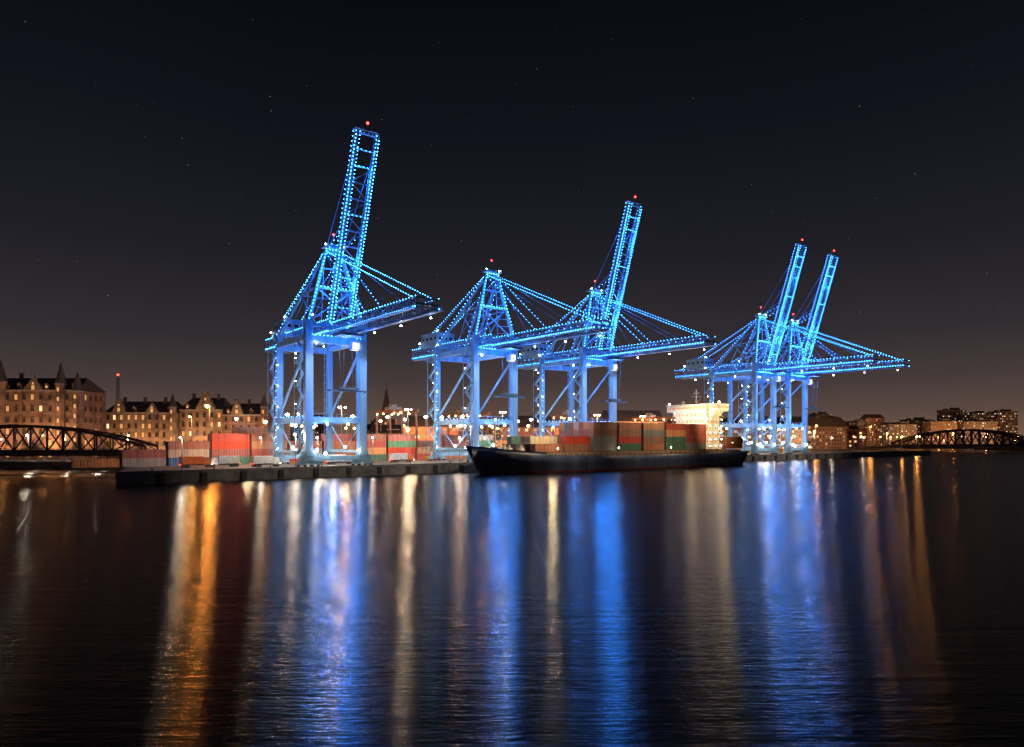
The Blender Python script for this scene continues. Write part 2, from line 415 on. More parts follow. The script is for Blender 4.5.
for (yy,xo) in ((G,-W2-2.0),(0,-W2-2.6)):
    g = MB(); z = 4; k = 0
    while z < 40:
        y0, y1 = (yy-2.2,yy+2.2) if k % 2 else (yy+2.2,yy-2.2)
        g.beam((xo,y0,z),(xo,y1,z+3.6),.75,.14)
        g.beam((xo-.4,y0,z+1.0),(xo-.4,y1,z+4.6),.07); g.beam((xo+.4,y0,z+1.0),(xo+.4,y1,z+4.6),.07)
        g.box((xo+.1,y1,z+3.6),(1.8,1.0,.12)); z += 3.6; k += 1
    for sy in (-2.6,2.6): g.beam((xo-.8,yy+sy,3.5),(xo-.8,yy+sy,41),.16)
    g.obj("stairway", ['crane'], cr)
wl = []
for k in range(10): wl.append(((-W2-1.0,G-1.6+(k%2)*3.2,5.5+k*3.6),.13))
for k in range(0,10,2): wl.append(((-W2-3.4,1.6,5.5+k*3.6),.12))
for y in (-18,-34,-50,8,20,46): wl.append(((4.4,y,Hg-1.2),.2))
for sx in (-1,1): wl += [((sx*7,-1.4,39.2),.26),((sx*3.5,-1.5,13.6),.33),((sx*3.5,G-1.2,13.6),.33)]
for c in ((-3,AP[1]-1,AP[2]+2),(3,AP[1]-1,AP[2]+2),(-7,1.5,48.5),(7,1.5,48.5),(-4.6,33,Hg+9.9),(4.6,47,Hg+9.9),(-4.6,47,Hg+6),(-4.6,33,Hg+4)): wl.append((c,.2))
for c, rr in wl: bulb(cr,"work_lamp",c,rr,'cool_lamp')
for c in ((-7,-1.6,5),(7,-1.6,5),(-4,-1.2,4.2),(4,G-1.4,5),(-9,G/2,6),(9,G/2,6),(-9,G/2-5,17)): bulb(cr,"work_lamp",c,.42,'white_lamp')
g = MB(); r = .135
for sx in (-1,1):
    g.dots((sx*3.55,BT,Hg+.2),(sx*3.55,-3,Hg+.2),1.15,r)
    g.dots((sx*4.0,-3,Hg+.5),(sx*4.0,GE,Hg+.5),1.15,r)
    g.dots((sx*3.4,BT,Hg+2.9),(sx*3.4,-4,Hg+2.9),1.6,r*.75)
    g.dots((sx*4.0,-3,Hg+4.2),(sx*4.0,GE,Hg+4.2),1.6,r*.75)
    g.dots((sx*(AP[0]+.3),AP[1]-.2,AP[2]),(sx*3.3,-53,Hg+3.2),1.4,r*.75)
    g.dots((sx*(AP[0]+.3),AP[1]-.2,AP[2]),(sx*3.3,-27,Hg+3.2),1.9,r*.65)
    g.dots((sx*(AP[0]+.3),AP[1],AP[2]),(sx*3.4,50,Hg+4.4),1.4,r*.75)
    g.dots((sx*W2,-.8,47),(sx*AP[0],AP[1]-.8,AP[2]),1.2,r*.95)
    g.dots((sx*(W2+.7),G,45),(sx*(AP[0]+.6),AP[1]+1.2,AP[2]-1),1.5,r*.75)
    g.dots((sx*W2,0,15+1.2),(sx*W2,G,15+1.2),2.2,r*.6)
    g.dots((sx*4.1,13.9,44.6),(sx*(AP[0]+.5),AP[1]+.9,AP[2]-3),1.8,r*.65)
g.dots((-8,-.9,41.9),(8,-.9,41.9),1.2,r); g.dots((-AP[0],AP[1]-.8,AP[2]+.6),(AP[0],AP[1]-.8,AP[2]+.6),.9,r)
g.dots((-6,.3,57.9),(6,.3,57.9),1.2,r)
g.dots((-W2-1.9,G-2.7,5),(-W2-1.9,G-2.7,41),2.2,r*.6)
g.obj("light_string", ['led'], cr)
FILL_BLUE = (0.03, 0.24, 1.0)  # colour of added fill points, no fixtures, that deepen blue on crane and water
spot(cr,(0,-15,Hg-4),(0,4,12),20000,(.44,.70,1),115)  # added spot, no fixture: brightens the waterside leg faces
spot(cr,(-24,4,7),(-6,12,26),17000,(.42,.68,1),95)  # added spot hanging beside the crane, brightens the left leg faces
light(cr,(0,-10,Hg-3.5),7500,FILL_BLUE,.35,"floodlight")  # the blue points from here are added fill for the water reflections
light(cr,(0,14,34),7500,FILL_BLUE,.35,"floodlight")
light(cr,(0,-6,58),13000,FILL_BLUE,.35,"floodlight")
light(cr,(-3,-4,20),6500,FILL_BLUE,.35,"floodlight")
spot(cr,(0,13,13),(0,13,0),17000,(1,.76,.5),155)
spot(cr,(-20,26,16),(-20,24,0),17000,(1,.68,.38),150)  # added warm spot without a mast, brightens the yard containers
light(cr,(-2,-2,7),1900,(1,.9,.75),.3,"floodlight")
spot(cr,(2,-50,Hg-2),(0,-10,6),66000,(1,.76,.48),85)  # added warm spot that brightens the container stacks on the ship
hp = Vector((0,-3.6,Hg+3.4)); tp = Vector((0,-20.5,101.8))
td = (tp-hp).normalized(); nd = Vector((0,td.z,-td.y))
HW = 3.2
for sx in (-1,1):
    g = MB(); X = Vector((sx*HW,0,0))
    g.beam(hp+X, tp+X, .65, .8); g.beam(hp+X+nd*2.2, tp+X+nd*1.6, .35)
    n = 22
    for k in range(n):
        a = hp.lerp(tp,k/n)+X; c = hp.lerp(tp,(k+1)/n)+X
        g.beam(a+nd*.3, c+nd*1.9, .17); g.beam(c+nd*.3,c+nd*1.9,.17)
    g.obj("raised_boom_rail", ['crane'], cr, pivot=tuple(hp))
g = MB(); n = 12
for k in range(n+1):
    a = hp.lerp(tp,k/n)
    g.beam(a-Vector((HW,0,0)), a+Vector((HW,0,0)), .36)
    if k < n-2:
        c = hp.lerp(tp,(k+1)/n); sg = 1 if k%2 else -1
        g.beam(a-Vector((HW*sg,0,0)), c+Vector((HW*sg,0,0)), .2)
g.beam(tp-Vector((HW+.5,0,0)),tp+Vector((HW+.5,0,0)),.9); g.box(tuple(tp+nd*1+Vector((0,0,.9))),(HW*2+1.2,2.4,.2))
for sx in (-1,1): g.beam(tp+Vector((sx*3.6,0,.9)),tp+Vector((sx*3.6,0,2.2)),.12)
g.beam(tp+Vector((-3.6,0,2.2)),tp+Vector((3.6,0,2.2)),.1)
g.tube(tp+Vector((0,0,.5)),tp+Vector((0,0,3.0)),.16)
g.obj("raised_boom", ['crane'], cr, pivot=tuple(hp))
g = MB()
for sx in (-1,1):
    X = Vector((sx*(HW+.45),0,0))
    g.dots(hp+X-nd*.3, tp+X-nd*.3, 1.05, r*1.15)
    g.dots(hp+X*.72-nd*.65, tp+X*.72-nd*.65, 1.1, r*.8)
    g.dots(hp+X+nd*2.3, tp+X+nd*1.7, 1.4, r*.75)
    m_ = hp.lerp(tp,.52)+Vector((sx*HW,0,0)); g.dots((sx*AP[0],AP[1],AP[2]), m_, 1.9, r*.65)
for k in range(0,n+1):
    a = hp.lerp(tp,k/n)-nd*.4
    if k % 3 == 1 or k > n-2: g.dots(a-Vector((HW-.5,0,0)),a+Vector((HW-.5,0,0)),1.1,r*.75)
g.obj("raised_boom_light_string", ['led'], cr, pivot=tuple(hp))
for sx in (-1,1):
    for fr in (.3,.55,.9):
        g = MB(); g.tube((sx*AP[0],AP[1],AP[2]),tuple(hp.lerp(tp,fr)+Vector((sx*HW,0,0))+nd*1.2),.2,0,6)
        g.obj("raised_boom_stay", ['cable'], cr, pivot=tuple(hp))
g = MB(); g.ball(tuple(tp+Vector((0,0,3.3))),.38); g.obj("raised_boom_beacon", ['red_lamp'], cr, pivot=tuple(hp))
g = MB(); g.ball((0,2,AP[2]+5.8),.3); g.obj("warning_beacon", ['red_lamp'], cr)
light(cr,tuple(hp.lerp(tp,.35)+nd*1.1),5500,FILL_BLUE,.3,"raised_boom_fill")  # added blue fill along the raised boom, for its reflection in the water
light(cr,tuple(hp.lerp(tp,.75)+nd*1.1),5500,FILL_BLUE,.3,"raised_boom_fill")

def rail_s(X): return (X + UY*5)/UX
cs = [rail_s(-55.7), rail_s(-6.4), rail_s(36.5), rail_s(135.4), rail_s(161.3)]
cr.location = P(cs[0],5)
for i in (1,2,3,4):
    n_ = copy_thing(cr, P(cs[i],5), None, skip=("raised_boom",) if i == 1 else ())
    if i == 1: n_["label"] = "blue light-strung container crane with its boom lowered over a ship"
    if i > 2: n_.scale = (1,1.04,1.05)
cr.scale = (1,1,.975)
for c in cr.children:
    if c.name.startswith("raised_boom") and c.type == 'MESH': c.scale = (1,1.1,.965)

# ------------------------------------------------------------ shipping containers
CC = {'red':(.36,.06,.04),'rust':(.34,.12,.06),'orange':(.48,.20,.07),'blue':(.05,.12,.26),'green':(.06,.17,.10),'grey':(.24,.23,.22),'cream':(.46,.38,.27),'teal':(.08,.19,.15)}
cmesh = {}
for nme, c in CC.items():
    m = paint("container_paint_"+nme, c, .55, 0, .3, .7, rnd=.28, streak=True)
    g = MB(); Lx, Wy, Hz = 12.19, 2.44, 2.59
    ol = []
    def side(a, bb, nrm, cnt):
        pts = []
        for k in range(cnt):
            t = k/cnt; off = .0 if (k//2) % 2 else .06
            pts.append((a[0]+(bb[0]-a[0])*t - nrm[0]*off, a[1]+(bb[1]-a[1])*t - nrm[1]*off))
        return pts
    hx, hy = Lx/2-.06, Wy/2-.02
    ol += side((-hx,-hy),(hx,-hy),(0,-1),56); ol += side((hx,-hy),(hx,hy),(1,0),12)
    ol += side((hx,hy),(-hx,hy),(0,1),56); ol += side((-hx,hy),(-hx,-hy),(-1,0),12)
    g.prism(ol,.15,Hz-.1)
    for sx in (-1,1):
        for sy in (-1,1): g.box((sx*(Lx/2-.08),sy*(Wy/2-.08),Hz/2),(.17,.17,Hz))
        g.box((sx*(Lx/2-.08),0,.08),(.13,Wy-.36,.16)); g.box((sx*(Lx/2-.08),0,Hz-.07),(.13,Wy-.36,.12))
    for sy in (-1,1):
        g.box((0,sy*(Wy/2-.06),.08),(Lx-.36,.11,.16)); g.box((0,sy*(Wy/2-.06),Hz-.07),(Lx-.36,.11,.12))
    for k in (-.8,-.3,.3,.8): g.tube((-Lx/2-.0,k,.2),(-Lx/2-.0,k,Hz-.15),.06,1,6)
    cmesh[nme] = g.mesh("shipping_container", [m, M['steel']])
def container(s, d, z, col, group, where):
    o = bpy.data.objects.new("shipping_container", cmesh[col]); COL.objects.link(o)
    o.location = P(s,d,z); o.rotation_euler = (0,0,ANG)
    tag(o, f"{col} corrugated steel shipping container {where}", "shipping container", group)
yard_w = ['red']*6+['rust']*5+['orange']*4+['green']*2+['grey','grey','cream','blue','teal']
def stack(s, d, n, pref=None):
    for t in range(n):
        c = pref if pref and random.random() < .6 else random.choice(yard_w)
        container(s+random.uniform(-.08,.08), d, QZ+.01+t*2.6, c, "containers stacked in the yard", "stacked in the container yard")
for k in range(28):
    s = -128+13.0*k
    h = random.choice([2,3,3,4])
    if k == 0: h = 1
    if k == 1: h = 2
    if k == 2: h = 3
    if k in (3,4): h = 4
    if k in (5,6): h = 3
    stack(s, 41, h, 'grey' if k < 2 else ('red' if k in (3,5) else ('rust' if k < 7 else None)))
    if random.random() < .8: stack(s, 44.0, min(4,h+random.choice([0,1])), None)
    if k > 3 and random.random() < .7: stack(s, 62, random.choice([3,4,4,5]))
# ------------------------------------------------------------ ship
SB = -31; SD = -15.2
ship = empty("container_ship", P(SB,SD,0), ANG, "dark-hulled container ship moored alongside the quay, stacked with containers", "ship")
st = [(0,.25,.05,8.8,5.5),(3,3.0,.5,8.5,4.6),(7,6.0,2.2,8.0,3.2),(12,8.6,4.8,7.5,1.8),(18,10.6,8.0,7.0,.8),(25,11.6,10.2,6.6,.2),(34,12,11.8,6.1,0),(60,12,12,5.6,0),(110,12,12,5.6,0),(128,12,11.6,5.8,0),(138,11.6,10.2,6.1,0),(144,11.2,8.6,6.3,-1.2)]
g = MB(); rows = []
for (x,hd,hw,dz,xs) in st:
    row = []
    for sgn in (-1,1):
        pts = [(x+xs*1.25,sgn*hw*.85,-2.5),(x+xs,sgn*hw,.0),(x+xs*.85,sgn*(hw+(hd-hw)*.12),.9),(x+xs*.45,sgn*(hw+(hd-hw)*.55),dz*.55),(x,sgn*hd,dz),(x,sgn*(hd-.25),dz)]
        row.append([len(g.v)+k for k in range(len(pts))]); g.v += pts
    rows.append(row)
for a, c in zip(rows, rows[1:]):
    for sd in (0,1):
        for k in range(5):
            q = (a[sd][k],c[sd][k],c[sd][k+1],a[sd][k+1])
            g.f.append(q if sd == 0 else q[::-1]); g.m.append(1 if k < 2 else 0)
    g.f.append((a[0][5],c[0][5],c[1][5],a[1][5])); g.m.append(2)
e = rows[-1]; g.f.append(tuple(e[0][:5])+tuple(e[1][:5][::-1])); g.m.append(0)
e = rows[0]; g.f.append(tuple(e[0][:5][::-1])+tuple(e[1][:5])); g.m.append(0)
hull = g.obj("hull", ['hull','boot','deck'], ship)
for p in hull.data.polygons: p.use_smooth = p.material_index < 2 and abs(p.normal.x) < .9
g = MB()
pts = [(s_[0],s_[1],s_[3]) for s_ in st[:6]]
for a, c in zip(pts, pts[1:]):
    for sg in (-1,1):
        g.poly([(a[0],sg*a[1],a[2]-.02),(c[0],sg*c[1],c[2]-.02),(c[0],sg*(c[1]+.02),c[2]+.6),(a[0]-.3,sg*(a[1]+.02),a[2]+.75)])
g.obj("bulwark", ['hull'], ship)
for sg in (-1,1):
    g = MB()
    for z in (.5,1.0): g.beam((25,sg*11.7,5.9+z),(143,sg*11.4,6.0+z),.06)
    for k in range(40): g.beam((25+k*3,sg*11.6,5.7),(25+k*3,sg*11.6,6.95),.06)
    g.obj("railing", ['white'], ship)
g = MB(); g.box((81,0,6.3),(118,19.4,1.4))
for k in range(8): g.box((28+k*13.6,0,7.05),(12.6,18.6,.6))
g.obj("hatch_cover", ['deck'], ship)
g = MB(); g.tube((12,0,7.4),(12,0,18),.45); g.beam((12,-2.2,15),(12,2.2,15),.25); g.tube((12,0,11),(18,0,7.0),.2); g.box((12,0,13.5),(1.2,1.2,.2))
g.obj("foremast", ['white'], ship)
for sg in (-1,1):
    g = MB(); g.box((9,sg*3,8.2),(2.4,1.6,1.0)); g.tube((9,sg*3-1.2,8.7),(9,sg*3+1.2,8.7),1.1,0,12)
    g.obj("anchor_windlass", ['steel'], ship)
for (x,y) in ((19,-5),(19,4),(15.5,-3)):
    g = MB(); g.box((x,y,7.9),(1.6,1.6,1.6)); g.tube((x,y,8.7),(x,y,9.6),.8,0,10); g.obj("deck_ventilator", ['white'], ship)
SX = 122
g = MB()
for k in range(6):
    z0 = 6.3+k*2.8; g.box((SX,0,z0+1.35),(10-k*.25,16-.5*(k%2),2.65)); g.box((SX,0,z0+2.74),(11.2-k*.2,19.4,.12))
    for sg in (-1,1): g.beam((SX-5.5+.1*k,sg*9.6,z0+3.7),(SX+5.5-.1*k,sg*9.6,z0+3.7),.07)
    g.beam((SX-5.5+.1*k,-9.6,z0+3.7),(SX-5.5+.1*k,9.6,z0+3.7),.07)
    for q in range(9): g.beam((SX-5.5+.1*k,-9.6+q*2.4,z0+2.7),(SX-5.5+.1*k,-9.6+q*2.4,z0+3.7),.06)
g.box((SX-.5,0,24.6),(9,16,2.7)); g.box((SX-.5,0,23.4),(7,26,.25)); g.box((SX-.5,0,26.3),(9.8,26.5,.25))
for sg in (-1,1):
    g.box((SX-.5,sg*11.2,24.7),(5.6,5.8,2.6)); g.box((SX-.5,sg*9.4,22.4),(5.4,2.6,1.8)); g.box((SX-.5,sg*8.8,20.4),(5.2,1.4,2.0))
g.obj("superstructure", ['white'], ship)
g = MB()
for y in range(-7,8): g.box((SX-5.06,y*1.02,25.0),(.12,.8,1.0))
for y in (-13,-12,-11,-10,10,11,12,13): g.box((SX-3.36,y,25.0),(.12,.7,.9))
for x in range(-2,3): g.box((SX-.5+x,-14.16,25.0),(.7,.12,.9))
for k in range(6):
    for y in range(-3,4): g.box((SX-5.06+.125*k,y*2.1,6.3+k*2.8+1.6),(.12,.9,.9))
    for x in range(-2,3): g.box((SX+x*1.8,-8.05+.25*(k%2),6.3+k*2.8+1.6),(.8,.12,.9))
g.obj("cabin_window", ['cabin_lit'], ship)
g = MB(); g.box((SX+9,0,14.5),(5,6,17)); g.box((SX+9,0,23.5),(5.4,6.4,1.0),1); g.tube((SX+9,-1,24),(SX+9,-1,26.5),.8); g.tube((SX+9,1.2,24),(SX+9,1.2,26),.6)
g.obj("funnel", ['funnel','white'], ship)
g = MB(); g.tube((SX-1,0,26.4),(SX-1,0,33),.35); g.beam((SX-1,-2.5,30),(SX-1,2.5,30),.2); g.box((SX-1,0,31.5),(.4,3.0,.3)); g.beam((SX-1,0,26.7),(SX+2.5,0,30),.2)
g.ball((SX-1,7,27.6),.9)
g.obj("radar_mast", ['steel'], ship)
for k in (0,1,2,3,4,5):
    for y in (-7.5,-2.5,2.5,7.5): bulb(ship,"deck_lamp",(SX-5.9,y,6.3+k*2.8+2.4),.15,'white_lamp')
    for x in (-4,0,4): bulb(ship,"deck_lamp",(SX+x,-9.3,6.3+k*2.8+2.4),.15,'white_lamp')
for sg in (-1,1): bulb(ship,"deck_lamp",(SX-3,sg*13,27.0),.35,'white_lamp')
for x in (30,60,90): bulb(ship,"deck_lamp",(x,-11.3,8.4),.16,'white_lamp')
bulb(ship,"deck_lamp",(12,0,18.2),.25,'white_lamp')
YW = (1,.72,.36)
spot(ship,(SX-16,-8,27),(SX,-2,20),22000,YW,100)  # added warm fill spots hanging around the superstructure to brighten it
spot(ship,(SX-3,-27,22),(SX,-8,20),17000,YW,90)
spot(ship,(SX-4,-6,38),(SX,0,26),6000,YW,110)
for (x,y,z,e_) in ((26,-13,17,4200),(SX-2,-15,29.5,3000),(SX-7.5,-3,28.5,1600)):  # added warm fill points for the forward bay and the bridge
    light(ship,(x,y,z),e_,YW,.25,"deck_fill")
ship_w = ['rust']*8+['red']*5+['orange']*4+['teal','green','grey','cream']
bays = [(28,1),(41.6,2),(55.2,4),(68.8,4),(82.4,4),(96,4),(109.6,4),(136,2)]
for bi,(x,nt_) in enumerate(bays):
    for r_ in range(7):
        top = nt_
        if bi == 0: top = 2 if r_ in (1,2,5) else 1
        if bi == 1: top = 2 if r_ in (0,1,4,5) else 1
        for t in range(top):
            if 0 < r_ and t < top-1 and bi not in (2,): continue
            cx = random.choice(ship_w)
            if bi in (3,5) and random.random() < .35: cx = 'green' if t < 2 else 'rust'
            container(SB+x, SD-7.8+r_*2.58, 7.36+t*2.62, cx, "containers loaded on the ship", "stacked on the ship deck")
for (a,bb) in (((4,2,8.2),(-14,15.8,3.9)),((6,4,8.2),(-6,15.8,3.9)),((142,9,7),(156,15.8,3.9))):
    g = MB(); pa, pb = Vector(a), Vector(bb); pr = pa
    for k in range(1,9):
        t = k/8; q = pa.lerp(pb,t); q.z -= 2.4*t*(1-t); g.tube(pr,q,.12,0,5); pr = q
    g.obj("mooring_line", ['stone'], ship)

# ------------------------------------------------------------ lamp masts
def make_mast(h, mat, e_, col, label, cat, group, arm=1.5, nh=1, r=.38):
    root = empty("street_lamp" if h < 19.5 else "floodlight_mast", (0,0,-500), 0, label, cat, group)
    g = MB(); g.tube((0,0,0),(0,0,h*.5),.34,0,8); g.tube((0,0,h*.5),(0,0,h),.22,0,8); g.tube((0,0,0),(0,0,.5),.7,0,8)
    for k in range(nh):
        a = 2*math.pi*k/nh - math.pi/2
        g.tube((0,0,h-.3),(arm*math.cos(a),arm*math.sin(a),h+.15),.14,0,6)
        g.box((arm*math.cos(a),arm*math.sin(a),h+.32),(.9,.5,.14))
    g.obj("post", ['pole'], root)
    for k in range(nh):
        a = 2*math.pi*k/nh - math.pi/2
        g = MB(); g.ball((0,0,0),r,0,8,5,.7); g.obj("lamp_head", [mat], root, (arm*math.cos(a),arm*math.sin(a),h))
    if e_: light(root,(0,-arm-.3,h-.9),e_,col,.3)
    return root
OR = (1,.38,.08); WW = (1,.74,.42)
mastO = make_mast(17,'orange_lamp',5200,OR,"tall street lamp glowing orange beside the port road","street lamp","street lamps around the port")
mastK = make_mast(19,'orange_lamp',6500,(1,.33,.05),"bright orange street lamp beside the red container stack","street lamp","street lamps around the port",1.5,1,.6)
mastW = make_mast(20,'warm_lamp',9000,WW,"tall floodlight mast with warm white lamps over the yard","light mast","floodlight masts in the container yard",1.3,3,.27)
lampL = make_mast(10,'white_lamp',2600,(1,.82,.6),"white street lamp on the canal waterfront","street lamp","white waterfront street lamps",1.0,1,.4)
lampR = make_mast(10,'dim_orange',5000,OR,"orange street lamp on the far waterfront","street lamp","waterfront street lamps",1.0,1,.6)
lampS = make_mast(10,'dim_orange',0,OR,"small orange street lamp on the waterfront","street lamp","waterfront street lamps",1.0,1,.36)
lampC = make_mast(9,'white_lamp',1100,(1,.85,.65),"small white street lamp on the waterfront","street lamp","white waterfront street lamps",1.0,1,.3)
lampT = make_mast(15,'dim_orange',0,OR,"orange sodium lamp on a pole among port sheds","street lamp","lamps among the port sheds",1.0,1,.7)
lampU = make_mast(18,'white_lamp',0,OR,"white lamp on a tall pole among port sheds","street lamp","lamps among the port sheds",1.0,1,.7)
copy_thing(mastK, (-97,219,QZ))
for s,d in ((-52,34),(-24,35),(22,34.5),(80,35),(112,34),(150,35),(235,36)):
    copy_thing(mastW, P(s,d))
for x,y in ((-123,262),(-70,290),(14,330),(60,370),(100,400),(150,440),(200,450),(262,500),(-15,350)):
    copy_thing(mastO, (x,y,QZ))
for x,y in ((-186,262.5),(-158,260),(-172,263),(-203,263)): copy_thing(lampL, (x,y,QZ))
for x,y in ((303,512),(325,570),(430,776),(545,786),(490,785)): copy_thing(lampR, (x,y,QZ))
for s,d in ((-78,10),(60,33),(196,14)): copy_thing(lampL, P(s,d))
for x,y in ((-166,263),(-150,268),(-181,264),(-240,262),(310,520),(345,640),(375,765),(400,775),(420,780),(445,790),(470,785),(500,792),(530,790),(560,790),(585,790),(620,800),(240,470),(215,520),(300,700),(350,720),(280,560),(180,480),(130,440),(75,410),(40,395),(-30,365),(-60,330),(-84,318),(110,424),(165,455),(225,560),(260,620),(320,740),(-5,372),(95,440)):
    copy_thing(lampS, (x,y,QZ))
for s,d in ((-112,4),(-84,24),(-70,12),(-52,20),(-40,33),(-14,14),(12,34),(80,16),(110,26),(140,33),(170,34),(200,34),(230,20),(262,12),(300,10)):
    copy_thing(lampC, P(s,d))
rl = random.Random(3)
for k in range(110):
    s = rl.uniform(-70,360); d = rl.uniform(56,200)
    copy_thing(lampT if rl.random() < .62 else lampU, P(s,d))
for r_ in (mastO,mastK,mastW,lampL,lampR,lampS,lampC,lampT,lampU):
    for c in list(r_.children_recursive): bpy.data.objects.remove(c)
    bpy.data.objects.remove(r_)

def yard_gantry():
    root = empty("yard_gantry_crane", (0,0,0), ANG, "rust-coloured portal gantry crane straddling the container stacks", "crane", "gantry cranes in the container yard")
    for sx in (-1,1):
        for sy in (-1,1):
            g = MB(); g.beam((sx*4,sy*12,1.5),(sx*3.2,sy*12,20),.8,.8); g.obj("leg",['gantry'],root)
            g = MB()
            for q in (-.9,.9): g.tube((sx*4+q,sy*12-.3,.7),(sx*4+q,sy*12+.3,.7),1.4,0,12)
            g.box((sx*4,sy*12,1.5),(3,.5,.6),1); g.obj("wheel_set",['rubber','gantry'],root)
        g = MB(); g.box((sx*3.2,0,20.7),(.8,28,1.4)); g.obj("girder",['gantry'],root)
    for sy in (-1,1):
        g = MB(); g.box((0,sy*12,2.2),(7,.6,.7)); g.obj("sill_beam",['gantry'],root)
    g = MB(); g.box((0,3,22.2),(5.5,5,1.4)); g.box((0,3,23.4),(2.5,3,1.2))
    for q in (-1,1): g.tube((q*1.5,3,21.6),(q*1.5,3,13),.08,0,6)
    g.box((0,3,12.7),(1.2,10,.5)); g.obj("trolley",['cream_p','steel'],root)
    for sy in (-11,-5,5,11):
        for sx in (-3.8,3.8): bulb(root,"work_lamp",(sx,sy,19.8),.28,'orange_work')
    spot(root,(0,0,19.5),(0,0,0),9000,(1,.5,.2),155)
    return root
yg = yard_gantry(); yg.location = P(95,68)
for s,d in ((35,80),(165,72),(-8,74)): copy_thing(yg, P(s,d))

# ------------------------------------------------------------ bridges
def bridge(p0, p1, dz, hh, wd, panels, label, lampmat, th=1.0, le=900):
    p0 = Vector(p0); p1 = Vector(p1); Ln = (p1-p0).length; a = math.atan2(p1.y-p0.y,p1.x-p0.x)
    root = empty("arch_truss_bridge", (p0.x,p0.y,0), a, label, "bridge")
    g = MB(); g.box((Ln/2,0,dz-.35),(Ln+8,wd,.7)); g.box((Ln/2,-wd/2-.1,dz-.6),(Ln+8,.3,1.5)); g.box((Ln/2,wd/2+.1,dz-.6),(Ln+8,.3,1.5))
    g.obj("deck", ['bridge'], root)
    top = lambda t: dz+1.8+(hh-1.8)*(1-(2*t-1)**2)
    for sg in (-1,1):
        y = sg*(wd/2-.5); g = MB()
        for k in range(panels):
            t0, t1 = k/panels, (k+1)/panels
            x0, x1 = Ln*t0, Ln*t1
            g.beam((x0,y,top(t0)),(x1,y,top(t1)),.7*th,.8*th)
            g.beam((x0,y,dz),(x0,y,top(t0)),.4*th)
            if k % 2 == 0: g.beam((x0,y,dz+.2),(x1,y,top(t1)),.35*th)
            else: g.beam((x0,y,top(t0)),(x1,y,dz+.2),.35*th)
        g.beam((Ln,y,dz),(Ln,y,top(1)),.5*th); g.beam((0,y,dz+.25),(Ln,y,dz+.25),.6*th)
        g.obj("arch_truss", ['bridge'], root)
        g = MB()
        for z in (.6,1.15): g.beam((-4,sg*wd/2,dz+z),(Ln+4,sg*wd/2,dz+z),.07)
        for k in range(int(Ln/2)+4): g.beam((-4+k*2,sg*wd/2,dz),(-4+k*2,sg*wd/2,dz+1.15),.06)
        g.obj("railing", ['bridge'], root)
    for k in range(1,panels):
        t = k/panels
        if top(t)-dz > 5: g = MB(); g.beam((Ln*t,-wd/2+.6,top(t)),(Ln*t,wd/2-.6,top(t)),.3); g.obj("overhead_brace", ['bridge'], root)
    for x in (0,Ln):
        g = MB(); g.box((x,0,(dz-3)/2-.3),(3.5,wd+1.5,dz+1.2)); g.obj("pier", ['concrete'], root)
    for k in range(4):
        x = Ln*(k+.5)/4; g = MB(); g.tube((x,wd/2+.6,dz-.5),(x,wd/2+.6,dz+4.0),.14,0,6); g.obj("lamp_post", ['pole'], root)
        g = MB(); g.ball((0,0,0),.25,0,8,5); g.obj("lamp_head", [lampmat], root, (x,wd/2+.6,dz+4.1))
    return root
bridge((-206,226,0),(-123,233,0),7.4,8.6,10,16,"dark riveted steel arch truss bridge spanning the canal",'dim_orange',1.1,0)
bridge((338,602,0),(472,612,0),5.6,13.5,12,18,"long dark steel arch truss bridge over the harbour channel",'dim_orange',2.0,0)

